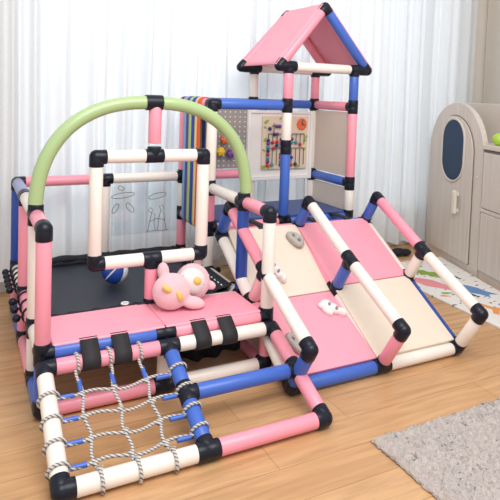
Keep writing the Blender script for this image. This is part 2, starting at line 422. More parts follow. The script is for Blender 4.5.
# right side
k.chain([(X[2], A, G), (X[2], A, P), (X[2], A, T)], ['pink', 'deep_blue'], 'post')
k.chain([(X[2], F, T), (X[2], A, T), (X[2], B, T)], ['pink', 'cream'], 'top_rail')
k.chain([(X[2], F, G), (X[2], A, G), (X[2], B, G)], ['pink', 'pale_pink'], 'floor_bar')
k.chain([(X[2], A, P), (X[2], B, P), (X[2], D, P)], ['cream', 'pale_pink'], 'bungee_rail')
# arch
def sup(c): return math.copysign(abs(c) ** (2 / 2.4), c)
arc = [V((X[1] + 0.004 - 0.426 * sup(math.cos(t)), A, T + 0.415 * sup(math.sin(t)))) for t in [math.pi * i / 48 for i in range(49)]]
arc[0].z += 0.04; arc[-1].z += 0.04; arc = [arc[0]] + arc[2:-2] + [arc[-1]]
MB().tube(arc, R + 0.001, 24).build('arch', 'green', tr, label='glossy green arch')
k.arm((X[0], A, T), (0, 0, 1)); k.arm((X[2], A, T), (0, 0, 1))
MB().tube([V((X[1] + 0.01 + dx, A, T + 0.415 - dx * dx * 0.6)) for dx in (-.033, -.017, 0, .017, .033)], R + 0.005, 24).build('sleeve', 'black', tr)
# hanging square window in the arch
x0, xm, x1, z0, z1 = 0.213, 0.437, 0.648, 0.430, 0.840
k.seg((xm, A, z1), (xm, A, T + 0.415), 'pink', 'strut', cut=(0.05, 0.03), ends=(1, 0))
k.chain([(x0, A, z1), (xm, A, z1), (x1, A, z1)], ['cream', 'cream'], 'square_bar')
k.chain([(x0, A, z0), (xm, A, z0), (x1, A, z0)], ['cream', 'cream'], 'square_bar')
k.seg((x0, A, z0), (x0, A, z1), 'cream', 'square_bar'); k.seg((x1, A, z0), (x1, A, z1), 'cream', 'square_bar')
k.seg((xm, A, 0.258), (xm, A, z0), 'pink', 'strut', ends=(0, 1))
k.sleeve((xm, A, 0.264), (0, 0, 1), 0.016)
k.finish()
# platform pad in two halves
PZ = P + 0.012
for a, b in ((0.03, X[1] - 0.0006), (X[1] + 0.0006, X[2] - 0.03)):
    MB().box((a, -0.012, PZ), (b, A - 0.010, PZ + 0.018), 0.004).build('platform_pad', 'pink_pad', tr, label='pink platform pad')
# bed, its edge and bungees
BZ = 0.222
rows = []; n = 16
mb = MB(); vs = []
bx0, bx1, by0, by1 = 0.045, X[2] - 0.05, A + 0.045, D - 0.045
for j in range(n + 1):
    for i in range(n + 1):
        u, v = i / n, j / n
        vs.append(V((bx0 + (bx1 - bx0) * u, by0 + (by1 - by0) * v, BZ - 0.012 * math.sin(math.pi * u) * math.sin(math.pi * v))))
mb.add(vs, [[j * (n + 1) + i, j * (n + 1) + i + 1, (j + 1) * (n + 1) + i + 1, (j + 1) * (n + 1) + i] for j in range(n) for i in range(n)])
bo = mb.build('jumping_mat', 'bed', tr, label='black trampoline mat')
so = bo.modifiers.new('thick', 'SOLIDIFY'); so.thickness = 0.006
em = MB()
loop = []
for (ax, ay), (bx, by) in (((bx0, by0), (bx1, by0)), ((bx1, by0), (bx1, by1)), ((bx1, by1), (bx0, by1)), ((bx0, by1), (bx0, by0))):
    for i in range(24):
        t = i / 24; loop.append(V((ax + (bx - ax) * t, ay + (by - ay) * t, BZ + 0.006 + 0.004 * math.sin(i * 2.4))))
em.tube(loop, 0.011, 10, closed=True).build('hem', 'cloth_black', bo)
# crumpled black cloth roll along the rear rail
rr = []
for i in range(41):
    xx = 0.05 + (X[2] - 0.1) * i / 40
    rr.append(V((xx, D - 0.035 + 0.005 * math.sin(i * 1.1), BZ + 0.024 + 0.003 * math.sin(i * 0.8))))
MB().tube(rr, [0.018 + 0.002 * math.sin(i * 0.9) for i in range(41)], 12).build('edge_cover', 'cloth_black', tr)
# black cloth hanging below the bed on the right half
vs = []; nu, nv = 40, 8
for j in range(nv + 1):
    for i in range(nu + 1):
        u, v = i / nu, j / nv
        vs.append(V((0.45 + 0.35 * u, 0.13 + 0.012 * math.sin(u * 26) * (0.3 + v), P - 0.01 - (P - 0.045) * v + 0.01 * math.sin(u * 9) * v)))
hc = MB().add(vs, [[j * (nu + 1) + i, j * (nu + 1) + i + 1, (j + 1) * (nu + 1) + i + 1, (j + 1) * (nu + 1) + i] for j in range(nv) for i in range(nu)]).build('skirt', 'cloth_black', tr)
so = hc.modifiers.new('thick', 'SOLIDIFY'); so.thickness = 0.003
def bungee(c, axis, out, label=None):
    """cord wound round a rail, with a ball on its outer end"""
    c, axis, out = V(c), V(axis), V(out); up = V((0, 0, 1)); pts = []
    for i in range(25):
        a = 2 * math.pi * i / 24 * 1.15
        pts.append(c + axis * (0.03 * i / 24 - 0.015) + (-out * math.cos(a) + up * math.sin(a)) * (R + 0.004))
    pts.append(c + out * (R + 0.018) + axis * 0.012)
    b = MB().tube(pts, 0.0042, 8).build('bungee_cord', 'black', tr)
    MB().ball(c + out * (R + 0.026) + axis * 0.012, 0.0155, 14, 10).build('bungee_ball', 'black', b)
for i in range(5): bungee((X[0], D - 0.055 - i * 0.064, P), (0, -1, 0), (-1, 0, 0))
for i in range(3): bungee((X[0], B - 0.075 - i * 0.09, P), (0, -1, 0), (-1, 0, 0))
for i in (0, 3, 5): bungee((X[2], A + 0.10 + i * 0.082, P), (0, 1, 0), (1, 0, 0))
vs = []; nu, nv = 8, 40
for j in range(nv + 1):
    for i in range(nu + 1):
        u, v = i / nu, j / nv
        vs.append(V((bx1 - 0.075 + u * 0.105, A + 0.045 + v * (B - A - 0.09) , BZ + 0.012 + (P + R - BZ - 0.004) * u ** 0.7 + 0.003 * math.sin(v * 30) * (1 - u))))
ec = MB().add(vs, [[j * (nu + 1) + i, j * (nu + 1) + i + 1, (j + 1) * (nu + 1) + i + 1, (j + 1) * (nu + 1) + i] for j in range(nv) for i in range(nu)]).build('edge_cover', 'cloth_black', tr)
so = ec.modifiers.new('thick', 'SOLIDIFY'); so.thickness = 0.004; so.offset = 1
# white lacing through the mat edge
for i in range(8):
    y = A + 0.065 + i * 0.036
    MB().tube([(bx1 - 0.010, y, BZ + 0.0315), (bx1 - 0.008, y + 0.009, BZ + 0.034), (bx1 - 0.008, y + 0.018, BZ + 0.0315)], 0.0028, 8).build('lace', 'white', tr, label='white lace')
MB().tube([(0.35 + 0.014 * math.cos(a), A + 0.055 + 0.012 * math.sin(a), BZ + 0.018) for a in [math.pi * .1 * i for i in range(18)]], 0.004, 8).build('lace', 'white', tr, label='white lace')
# clear drawing board in the rear bay
bd = MB().box((0.456, D - 0.004, 0.335), (0.812, D + 0.002, 0.607)).build('drawing_board', 'acrylic', tr, smooth=False, label='clear acrylic board with line drawings')
def px(u, v): return V((0.43 + (u - 107) * 0.00547, D - 0.0065, 0.634 - (v - 179) * 0.00555))
def ell(u, v, a, b, rot):
    return [px(u + a * math.cos(t) * math.cos(rot) - b * math.sin(t) * math.sin(rot), v + a * math.cos(t) * math.sin(rot) + b * math.sin(t) * math.cos(rot)) for t in [2 * math.pi * i / 20 for i in range(20)]]
for u, v, a, b, r in ((122, 195, 11, 2.4, -.1), (115, 207, 5, 2.2, -1.0), (129, 207, 5.5, 2.4, .9), (120, 188, 3, 1.8, .4), (156, 197, 9, 2.6, -.2)):
    MB().tube(ell(u, v, a, b, r), 0.0016, 6, closed=True).build('drawn_leaf', 'line', bd)
for c in ([(147, 231), (149, 220), (151, 212), (154, 216), (153, 224), (155, 231)], [(157, 231), (158, 218), (160, 211), (163, 214), (164, 222), (166, 231)], [(148, 222), (156, 219), (164, 221)], [(150, 213), (147, 211), (149, 208), (152, 211)], [(160, 211), (158, 207), (162, 207), (163, 211)], [(146, 231), (168, 231)]):
    MB().tube([px(*q) for q in c], 0.0016, 6).build('drawn_line', 'line', bd)

# ================================================================== play tower
tw = thing('play_tower', (X[3], 0.79, 0), 'toy tower of tubes with pink gable roof, navy deck, pegboard and bead maze panel', 'play tower')
k = Kit(tw)
k.chain([(X[2], B, G), (X[2], B, K), (X[2], B, T), (X[2], B, U)], ['cream', 'pink', 'cream'], 'post')
k.chain([(X[2], D, G), (X[2], D, P), (X[2], D, K), (X[2], D, T), (X[2], D, U)], ['cream', 'pink', 'cream', 'pink'], 'post')
k.chain([(X[3], B, G), (X[3], B, K)], ['cream'], 'post')
k.seg((X[3], B, K), (X[3], B, 0.827), 'blue', 'post'); k.seg((X[3], B, 0.827), (X[3], B, U), 'cream', 'post'); k.seg((X[3], B, U), (X[3], B, E), 'pink', 'post')
k.chain([(X[3], D, G), (X[3], D, K), (X[3], D, U), (X[3], D, E)], ['cream', 'cream', 'cream'], 'post')
k.chain([(X[4], B, G), (X[4], B, K), (X[4], B, 0.62), (X[4], B, U), (X[4], B, E)], ['pink', 'cream', 'pink', 'blue'], 'post')
k.chain([(X[4], D, G), (X[4], D, K), (X[4], D, 0.62), (X[4], D, U), (X[4], D, E)], ['cream', 'cream', 'cream', 'pink'], 'post')
k.seg((X[2], B, U), (X[3], B, U), 'blue', 'top_rail'); k.seg((X[3], D, U), (X[4], D, U), 'blue', 'top_rail'); k.seg((X[2], D, U), (X[3], D, U), 'blue', 'top_rail')
k.seg((X[4], D, U), (X[4], B, U), 'pink', 'top_rail'); k.seg((X[2], D, U), (X[2], B, U), 'pink', 'top_rail')
k.seg((X[4], D, 0.62), (X[4], B, 0.62), 'blue', 'guard_rail'); k.seg((X[2], D, T), (X[3] , D, T), 'pink', 'guard_rail')
k.arm((X[3], D, T), (0, 0, 1)); k.arm((X[3], D, T), (0, 0, -1))
for a, b, c in (((X[2], B, K), (X[3], B, K), 'pink'), ((X[3], B, K), (X[4], B, K), 'blue'), ((X[2], D, K), (X[3], D, K), 'cream'), ((X[3], D, K), (X[4], D, K), 'cream'), ((X[2], D, K), (X[2], B, K), 'pink'), ((X[4], D, K), (X[4], B, K), 'blue'), ((X[3], D, K), (X[3], B, K), 'cream')):
    k.seg(a, b, c, 'deck_bar')
# roof frame
ex0, ex1, apx, apz = 1.205, 1.765, 1.468, 1.565
for y, cl, cr in ((B, 'pink', 'blue'), (D, 'pink', 'pink')):
    exl = ex0 if y == B else ex0 - 0.03
    k.seg((exl, y, E), (X[3], y, E), 'cream', 'eave_bar', cut=(0.03, 0.01)); k.seg((X[3], y, E), (X[4], y, E), 'cream', 'eave_bar'); k.seg((X[4], y, E), (ex1, y, E), 'cream', 'eave_bar', cut=(0.01, 0.03))
    k.seg((exl, y, E), (apx, y, apz), cl, 'rafter'); k.seg((ex1, y, E), (apx, y, apz), cr, 'rafter')
k.finish()
for y, e_ in ((B, ex0), (D, ex0 - 0.03)):
    MB().rod((e_ + 0.01, y, E), (e_ + 0.095, y, E), R + 0.003, 24, 0.003).build('sleeve', 'black', tw)
    MB().rod((ex1 - 0.095, y, E), (ex1 - 0.01, y, E), R + 0.003, 24, 0.003).build('sleeve', 'black', tw)
def roof(x, label):
    e = V((x, 0, E)); a = V((apx, 0, apz)); d = (a - e).normalized(); nr = V((-d.z, 0, d.x)) if x < apx else V((d.z, 0, -d.x))
    o = e - d * 0.012 + nr * 0.024; l = (a - e).length + 0.012
    nx, ny = 10, 14; vs = []
    for j in range(ny + 1):
        for i in range(nx + 1):
            u, v = i / nx, j / ny
            sag = -0.012 * math.sin(math.pi * v) * math.sin(math.pi * u)
            vs.append(o + d * (l * u) + nr * sag + V((0, B - 0.012 + (D - B + 0.024) * v, 0)))
    mb = MB().add(vs, [[j * (nx + 1) + i, j * (nx + 1) + i + 1, (j + 1) * (nx + 1) + i + 1, (j + 1) * (nx + 1) + i] for j in range(ny) for i in range(nx)])
    q = mb.build('roof_panel', 'roof', tw, label=label); s_ = q.modifiers.new('thick', 'SOLIDIFY'); s_.thickness = 0.006; s_.offset = 0
roof(ex0, 'pink cloth roof slope'); roof(ex1, 'pink cloth roof slope')
# deck pads
for a, b in ((X[2] + 0.035, X[3] - 0.035), (X[3] + 0.035, X[4] - 0.035)):
    MB().box((a, B - 0.01, K + R - 0.012), (b, D - 0.035, K + R + 0.01), 0.005).build('deck_pad', 'navy_pad', tw, label='navy deck pad')
# pegboard
pb = MB().box((X[2] + 0.035, D - 0.022, 0.672), (1.214, D - 0.010, 1.008), 0.002).build('pegboard', peg_mat(), tw, smooth=False, label='grey pegboard')
for x, z, c, l in ((1.039, 0.771, 'yellow', 'yellow toy knob'), (1.101, 0.759, 'purple', 'purple toy knob'), (1.062, 0.838, 'orange', 'orange toy knob')):
    mb = MB().ball((x, D - 0.05, z), (0.024, 0.022, 0.024), 16, 10)
    mb.rod((x, D - 0.05, z), (x, D - 0.015, z), 0.009, 10)
    for q in range(6):
        t = q * math.pi / 3; mb.ball((x + 0.015 * math.cos(t), D - 0.058, z + 0.015 * math.sin(t)), 0.011, 10, 8)
    mb.build('toy_knob', c, pb, label=l)
# white panel with bead maze
wp = MB().box((1.212, D - 0.03, 0.596), (1.652, D - 0.010, 1.0), 0.004)
for a, b in (((1.212, D - 0.040, 0.596), (1.232, D - 0.030, 1.0)), ((1.632, D - 0.040, 0.596), (1.652, D - 0.030, 1.0)), ((1.232, D - 0.040, 0.596), (1.632, D - 0.030, 0.622)), ((1.232, D - 0.040, 0.985), (1.632, D - 0.030, 1.0))): wp.box(a, b, 0.003)
wpo = wp.build('activity_panel', 'panel_white', tw, smooth=False, label='white framed activity panel')
bb = MB().box((1.303, D - 0.046, 0.660), (1.611, D - 0.030, 0.970), 0.003).build('bead_maze', 'wood_light', tw, smooth=False, label='light wood bead maze board with painted leaves and coloured beads')
yb = D - 0.047
def leafshape(c, l, w, rot, m_='leaf', nm='painted_leaf'):
    pts = []
    for i in range(12):
        t = 2 * math.pi * i / 12; a, b = l * math.cos(t), w * math.sin(t) * (1 - 0.3 * math.cos(t))
        pts.append((c[0] + a * math.cos(rot) - b * math.sin(rot), yb, c[1] + a * math.sin(rot) + b * math.cos(rot)))
    MB().prism(pts, (0, -0.0015, 0)).build(nm, m_, bb, smooth=False)
for c, l, w, r in (((1.326, .938), .018, .009, .6), ((1.318, .905), .010, .006, -.3), ((1.320, .835), .014, .007, 1.0), ((1.314, .772), .011, .006, -.6), ((1.318, .676), .018, .010, .1), ((1.545, .676), .022, .009, .1), ((1.592, .828), .012, .008, .2), ((1.600, .85), .012, .007, 1.1), ((1.590, .778), .013, .007, .9), ((1.352, .672), .012, .006, .3), ((1.42, .958), .012, .006, .9)):
    leafshape(c, l, w, r)
# orange flower dial
fl = MB()
for q in range(12):
    t = q * math.pi / 6; fl.ball((1.563 + 0.026 * math.cos(t), yb - 0.004, 0.925 + 0.026 * math.sin(t)), (0.010, 0.004, 0.010), 10, 6)
fl.rod((1.563, yb, 0.925), (1.563, yb - 0.007, 0.925), 0.026, 20)
flo = fl.build('flower_dial', 'orange', bb, label='orange flower dial')
hands = MB(); hands.obox((1.560, yb - 0.010, 0.922), (0.006, 0, 0), (0, 0.003, 0), (0.004, 0, 0.030)); hands.obox((1.560, yb - 0.010, 0.926), (0.004, 0, 0.005), (0, 0.003, 0), (0.020, 0, -0.012)); hands.build('dial_hand', 'line', bb, smooth=False)
def wire(pts): MB().tube([(a, yb - 0.009, b) for a, b in pts], 0.0022, 8).build('wire', 'line', bb)
cols = ['navy', 'red', 'purple', 'teal', 'red', 'navy', 'teal', 'purple']
def beads(x, zs, start=0):
    for i, z in enumerate(zs):
        MB().ball((x, yb - 0.009, z), 0.0108, 12, 8).build('bead', cols[(i + start) % 8], bb)
for x, zt in ((1.337, .868), (1.366, .868), (1.395, .868), (1.424, .868), (1.495, .868), (1.524, .868), (1.553, .868), (1.58, .868)):
    wire([(x, .806), (x, zt)])
wire([(1.337, .868), (1.424, .868)]); wire([(1.495, .868), (1.58, .868)])
for x in (1.337, 1.366, 1.395, 1.424, 1.495, 1.524, 1.553, 1.58): wire([(x, .686), (x, .785)])
wire([(1.337, .785), (1.424, .785)]); wire([(1.495, .785), (1.58, .785)]); wire([(1.36, .915), (1.44, .915)]); wire([(1.372, .93), (1.372, .86)])
beads(1.337, [.686, .707, .728, .749, .770, .791, .812, .83], 1); beads(1.366, [.688, .818], 3); beads(1.424, [.686, .707, .728, .749, .79, .812, .835], 2)
beads(1.395, [.800, .822, .866], 0); beads(1.375, [.785, .865], 4); beads(1.410, [.912], 2); beads(1.390, [.912], 7); beads(1.345, [.898], 5)
beads(1.495, [.686, .729, .818, .838], 4); beads(1.524, [.690, .817], 5); beads(1.553, [.806], 1)
# side panels
MB().box((X[4] - 0.008, B + 0.035, 0.655), (X[4] + 0.004, D - 0.035, 1.012), 0.002).build('side_panel', 'taupe', tw, smooth=False, label='taupe side panel')
MB().box((X[4] - 0.008, B + 0.035, K + R + 0.002), (X[4] + 0.004, D - 0.035, 0.588), 0.002).build('side_panel', 'taupe', tw, smooth=False, label='taupe side panel')

# ================================================================== twin slide
YC, ZC, YS, ZS = 0.457, 0.436, -0.203, G
sd = V((0, YS - YC, ZS - ZC)); SL = sd.length; sd.normalize(); sn = V((0, -sd.z * -1, 0)); sn = V((0, sd.z, -sd.y))
if sn.z < 0: sn = -sn
def sp(x, s, h=0): return V((x, YC, ZC)) + sd * s + sn * h
sl = thing('twin_slide', (X[3], 0.1, 0), 'two lane pink and cream padded ramp with climbing holds and three tube handrails', 'slide')
k = Kit(sl)
mid = SL * 0.505
xs = [X[2], X[3], X[4]]
frame_cols = [('cream', 'cream'), ('pink', 'cream'), ('cream', 'deep_blue')]
for x, (c1, c2) in zip(xs, frame_cols):
    k.seg(sp(x, 0), sp(x, mid), c1, 'frame_bar'); k.seg(sp(x, mid), sp(x, SL), c2, 'frame_bar')
k.seg(sp(xs[0], 0), sp(xs[1], 0), 'pink', 'frame_bar'); k.seg(sp(xs[1], 0), sp(xs[2], 0), 'blue', 'frame_bar')
k.seg(sp(xs[0], SL), sp(xs[1], SL), 'blue', 'frame_bar'); k.seg(sp(xs[1], SL), sp(xs[2], SL), 'cream', 'frame_bar')
H = 0.192
rails = [('blue', 'pale_pink', 'blue', 'pink', 'cream'), ('blue', 'blue', 'pink', 'cream', 'cream'), ('blue', 'cream', 'cream', 'pink', 'cream')]
for x, (pa, pm, pe, ra, rb) in zip(xs, rails):
    k.seg(sp(x, 0), sp(x, 0, H * 0.92), pa, 'handrail_post'); k.seg(sp(x, mid), sp(x, mid, H), pm, 'handrail_post'); k.seg(sp(x, SL), sp(x, SL, H * 1.16), pe, 'handrail_post')
    k.seg(sp(x, 0, H * 0.92), sp(x, mid, H), ra, 'handrail'); k.seg(sp(x, mid, H), sp(x, SL, H * 1.16), rb, 'handrail')
k.finish()
def pad(xa, xb, s0, s1, h0, h1, b0, c):
    vs = [sp(x, s_, h) for x in (xa, xb) for s_, h in ((s0, b0), (s0, h0), (s1, h1), (s1, b0))]
    mb = MB().add(vs, [[0, 1, 2, 3], [4, 7, 6, 5], [0, 4, 5, 1], [1, 5, 6, 2], [2, 6, 7, 3], [3, 7, 4, 0]], True)
    o = mb.build('ramp_pad', c + '_pad', sl, label='%s padded ramp panel' % c, smooth=False)
    bv = o.modifiers.new('soft_edge', 'BEVEL'); bv.width = 0.003; bv.segments = 2
pad(xs[0] + 0.027, xs[1] - 0.019, 0.0, mid - 0.002, R + 0.002, R - 0.026, -0.03, 'cream')
pad(xs[0] + 0.027, xs[1] - 0.019, mid + 0.002, SL - 0.022, R - 0.026, R + 0.001, -0.03, 'pink')
pad(xs[1] - 0.017, xs[2] - 0.012, 0.0, mid - 0.002, R + 0.004, R + 0.002, -0.03, 'pink')
pad(xs[1] - 0.017, xs[2] - 0.012, mid + 0.002, SL - 0.022, R + 0.002, R + 0.003, -0.012, 'cream')
# climbing holds
def hold(x, s, m_, shape, rot, lab):
    base = sp(x, s, R - 0.026 + 0.028 * abs(s - mid) / mid)
    e1 = V((1, 0, 0)); ca, sa = math.cos(rot), math.sin(rot)
    ua = e1 * ca + sd * sa; ub = -e1 * sa + sd * ca
    Rm = Matrix((ua, ub, sn)).transposed()
    mb = MB()
    for (a, b, h, ra, rb_, rh) in [(1.22 * q[0], 1.22 * q[1], q[2], 1.2 * q[3], 1.2 * q[4], q[5] * 1.05) for q in shape]:
        mb.ball(base + ua * a + ub * b + sn * h, (ra, rb_, rh), 18, 12, Rm)
    o = mb.build('climbing_hold', m_, sl, label=lab)
    rm = o.modifiers.new('fuse', 'REMESH'); rm.mode = 'VOXEL'; rm.voxel_size = 0.003; rm.use_smooth_shade = True
    sm = o.modifiers.new('soft', 'SMOOTH'); sm.iterations = 5
    for (a, b, h, r_) in ((0.018, 0.0, 0.036, 0.006), (-0.016, 0.004, 0.036, 0.006)):
        c = base + ua * a + ub * b + sn * h
        MB().rod(c - sn * 0.01, c + sn * 0.004, r_, 12, 0.001).build('bolt', 'metal', o)
ear = [(0, 0, 0.008, 0.036, 0.026, 0.016)] + [(0.030 * math.cos(t), 0.020 * math.sin(t) + 0.004 * math.cos(2 * t), 0.016 + 0.004 * math.sin(t), 0.013, 0.011, 0.015) for t in [math.pi * 2 * i / 12 for i in range(12)]]
lob = [(-0.020, 0.000, 0.012, 0.024, 0.024, 0.020), (0.006, -0.006, 0.012, 0.028, 0.018, 0.020), (0.036, -0.012, 0.012, 0.020, 0.012, 0.020), (-0.006, 0.020, 0.010, 0.022, 0.010, 0.014), (-0.034, 0.010, 0.008, 0.014, 0.012, 0.012)]
hold(1.183, 0.105, 'grey_hold', ear, 1.2, 'grey ear shaped hold')
hold(1.172, 0.495, 'white_hold', lob, 0.9, 'white lobed hold')
hold(1.005, 0.262, 'white_hold', lob, 1.5, 'white hold behind the handrail')
hold(0.925, 0.625, 'grey_hold', ear, 1.2, 'grey hold behind the handrail')
# straps tying slide to tower deck
for x in (X[2] + 0.21, X[3] + 0.10, X[3] + 0.30):
    MB().belt((x, B, K), (x, YC, K), R + 0.001, (1, 0, 0), 0.045).build('strap', 'band', sl)

# ================================================================== climbing net ramp
nt_ = thing('climbing_net_ramp', (X[1], -0.2, 0), 'low sloping tube frame with grey rope climbing net in front of the pink platform', 'climbing net')
k = Kit(nt_)
YT, ZT, YN = -0.046, P - 0.030, -0.415
def npnt(x, t): return V((x, YT + (YN - YT) * t, ZT + (G - ZT) * t))
k.chain([npnt(X[0], 0), npnt(X[0], 1)], ['cream'], 'side_bar')
k.chain([npnt(X[1], 0), npnt(X[1], .5), npnt(X[1], 1)], ['blue', 'blue'], 'side_bar')
k.chain([npnt(X[2], 0), npnt(X[2], .5), npnt(X[2], 1)], ['pink', 'pink'], 'side_bar')
k.chain([npnt(X[0], 0), npnt(X[1], 0), npnt(X[2], 0)], ['pink', 'cream'], 'top_bar')
k.chain([npnt(X[0], 1), npnt(X[1], 1), npnt(X[2], 1)], ['cream', 'pink'], 'bottom_bar')
k.seg(npnt(X[1], .5), npnt(X[2], .5), 'blue', 'cross_bar')
k.finish()
for x in (0.147, 0.252, 0.545, 0.650):
    MB().belt((x, F, P), (x, YT, ZT), R + 0.001, (1, 0, 0), 0.06, 0.004).build('strap', 'band', nt_)
nrm = V((0, 0, 1)); 
def rope(pts, name='rope', r=0.0050): return MB().tube(pts, r, 10).build(name, 'rope', nt_)
def loop_round(p, axis):
    axis = V(axis).normalized(); a = axis.orthogonal().normalized(); b = axis.cross(a)
    return [p + (a * math.cos(t) + b * math.sin(t)) * (R + 0.005) + axis * 0.012 * t / 6.3 for t in [2 * math.pi * i / 16 for i in range(17)]]
slope = (npnt(0, 1) - npnt(0, 0)).normalized()
vx = [0.10, 0.205, 0.31]; hv = [0.27, 0.47, 0.66, 0.84]
for x in vx:
    q = rope([npnt(x, t / 20) + V((0.006 * math.sin(t * .9 + x * 30), 0, -0.014 * math.sin(math.pi * t / 20) + (0.03 if t == 0 else 0))) for t in range(21)])
    MB().tube([npnt(x, t) + V((0, 0, -0.010)) for t in (.14, .20, .25)], 0.0078, 12).build('rope_clip', 'blue', nt_, label='blue rope clip')
    rope(loop_round(npnt(x, 0), (1, 0, 0)), 'rope_tie')
    rope(loop_round(npnt(x, 1), (1, 0, 0)), 'rope_tie')
for t in hv:
    q = [npnt(X[1] * i / 20, t + 0.02 * math.sin(i * .7)) + V((0, 0, -0.014 * math.sin(math.pi * i / 20))) for i in range(21)]
    rope(q)
    for x in (0.055, 0.365):
        MB().tube([npnt(x - 0.022, t + .01) + V((0, 0, -0.006)), npnt(x + 0.022, t + .01) + V((0, 0, -0.006))], 0.0078, 12).build('rope_clip', 'blue', nt_, label='blue rope clip')
    rope(loop_round(npnt(X[0], t), slope), 'rope_tie'); rope(loop_round(npnt(X[1], t - 0.03), slope), 'rope_tie')
for x in vx:
    for t in hv:
        MB().ball(npnt(x, t) + V((0, 0, -0.011)), (0.011, 0.011, 0.009), 10, 8).build('knot', 'rope', nt_)

# ================================================================== strap loops between the upper and lower side bars of the tower
for y, m_, c, wd in ((0.885, 'sky', 'light blue', 0.03), (0.852, 'violet_cloth', 'violet', 0.032), (0.814, 'lime_cloth', 'pale green', 0.034), (0.772, 'blue_cloth', 'royal blue', 0.040), (0.734, 'yellow_cloth', 'pale yellow', 0.028), (0.698, 'red_cloth', 'orange red', 0.036)):
    lo = MB().belt((X[2], y, K), (X[2], y, U), R + 0.002, (0, 1, 0), wd, 0.004).build('strap_loop', m_)
    tag(lo, '%s cloth strap hanging from the tower bar behind the green arch' % c, 'strap', 'coloured strap loops on the tower side')

# ================================================================== toys on the trampoline
ps = thing('plush_toy', (0.55, 0.17, PZ + 0.018), 'pink plush toy with yellow feet lying on the pink platform', 'plush toy')
z0p = PZ + 0.018
mb = MB()
RT = Matrix.Rotation(0.35, 3, 'Y')
mb.ball((0.520, 0.150, z0p + 0.062), (0.068, 0.064, 0.063), 24, 16)
mb.ball((0.620, 0.205, z0p + 0.066), (0.066, 0.060, 0.068), 24, 16)
mb.ball((0.505, 0.200, z0p + 0.120), (0.022, 0.022, 0.034), 16, 10, Matrix.Rotation(-0.1, 3, 'Y'))
mb.ball((0.590, 0.115, z0p + 0.024), (0.046, 0.028, 0.022), 16, 10, Matrix.Rotation(0.25, 3, 'Y'))
mb.ball((0.688, 0.190, z0p + 0.050), (0.022, 0.018, 0.016), 12, 8, Matrix.Rotation(0.5, 3, 'Y'))
body = mb.build('body', 'plush_pink', ps)
rm = body.modifiers.new('fuse', 'REMESH'); rm.mode = 'VOXEL'; rm.voxel_size = 0.004; rm.use_smooth_shade = True
sm = body.modifiers.new('soft', 'SMOOTH'); sm.iterations = 4
MB().ball((0.606, 0.176, z0p + 0.078), (0.054, 0.042, 0.050), 20, 14, Matrix.Rotation(0.5, 3, 'Y')).build('face', 'plush_white', ps, label='white plush face')
MB().ball((0.612, 0.137, z0p + 0.092), (0.016, 0.010, 0.014), 14, 10, Matrix.Rotation(0.6, 3, 'Y')).build('beak', 'plush_yellow', ps, label='yellow beak')
MB().ball((0.636, 0.145, z0p + 0.074), (0.004, 0.003, 0.006), 10, 8).build('eye', 'plush_dark', ps, label='small dark stitched eye')
for c, r_ in (((0.487, 0.100, z0p + 0.090), 0.65), ((0.528, 0.090, z0p + 0.064), 1.2)):
    MB().ball(c, (0.022, 0.012, 0.011), 14, 10, Matrix.Rotation(r_, 3, 'Y')).build('foot', 'plush_yellow', ps, label='yellow foot')
cl = []
for i in range(20):
    t = -1.0 + 2.2 * i / 19; cl.append((0.572 + 0.012 * math.sin(t * 2), 0.135 + 0.02 * t * t, z0p + 0.070 - 0.040 * t))
MB().tube(cl, 0.005, 8).build('collar', 'plush_rose', ps, label='rose trim at the neck')

ps.location.x -= 0.027; ps.location.y -= 0.012; ps.scale = (1.1, 1.1, 1.1)
pbll = thing('play_ball', (0.385, 0.60, BZ - 0.005), 'blue and white panelled ball on the black trampoline mat', 'ball')
bc = V((0.385, 0.60, BZ + 0.056)); br = 0.060
rt = Matrix.Rotation(0.5, 3, 'Y') @ Matrix.Rotation(0.6, 3, 'X')
MB().ball(bc, br, 28, 20).build('shell', 'white', pbll, label='white ball shell')
bp = MB()
for j in range(6):
    ring0 = []
    a0, a1 = j * math.pi / 3 + .06, (j + 1) * math.pi / 3 - .06
    if j % 3 == 2: continue
    vs = []; nn_ = 8
    for p in range(nn_ + 1):
        for q in range(nn_ + 1):
            th = 0.28 + (math.pi - 0.75) * p / nn_; ph = a0 + (a1 - a0) * q / nn_
            vs.append(bc + rt @ V((math.sin(th) * math.cos(ph), math.sin(th) * math.sin(ph), math.cos(th))) * (br + 0.0018))
    bp.add(vs, [[p * (nn_ + 1) + q, p * (nn_ + 1) + q + 1, (p + 1) * (nn_ + 1) + q + 1, (p + 1) * (nn_ + 1) + q] for p in range(nn_) for q in range(nn_)])
bp.build('panel', 'deep_blue', pbll, label='blue ball panels')

# ================================================================== cabinets on the right
def cp(s, z, o=0.0): return CO + CE * s + CN * o + V((0, 0, z))
def arch_outline(s0, s1, zb, zt_, o, n=20):
    r = (s1 - s0) / 2; c = (s0 + s1) / 2; pts = [cp(s0, zb, o), cp(s1, zb, o)]
    for i in range(n + 1):
        a = math.pi * i / n; pts.append(cp(c + r * math.cos(a), zt_ - r + r * math.sin(a), o))
    return pts
ac = thing('arched_cabinet', CO + CE * 0.25 - CN * 0.19, 'cream round topped cabinet with an oval navy window in its door, beside the curtain', 'cabinet')
S0, S1 = -0.088, 0.582
bd_ = MB().prism(arch_outline(S0, S1, 0.0, 1.082, -0.001), -CN * 0.035)
bd_.obox(cp(S0, 0.0, -0.036), CE * (S1 - S0), -CN * 0.345, (0, 0, 0.83))
bd_.build('body', 'cab_grain', ac, smooth=False)
MB().obox(cp(S0 + 0.13, 0.83, -0.17), CE * (S1 - S0 - 0.13), -CN * 0.025, (0, 0, 0.253), 0.003).build('back_board', 'cabinet', ac, smooth=False)
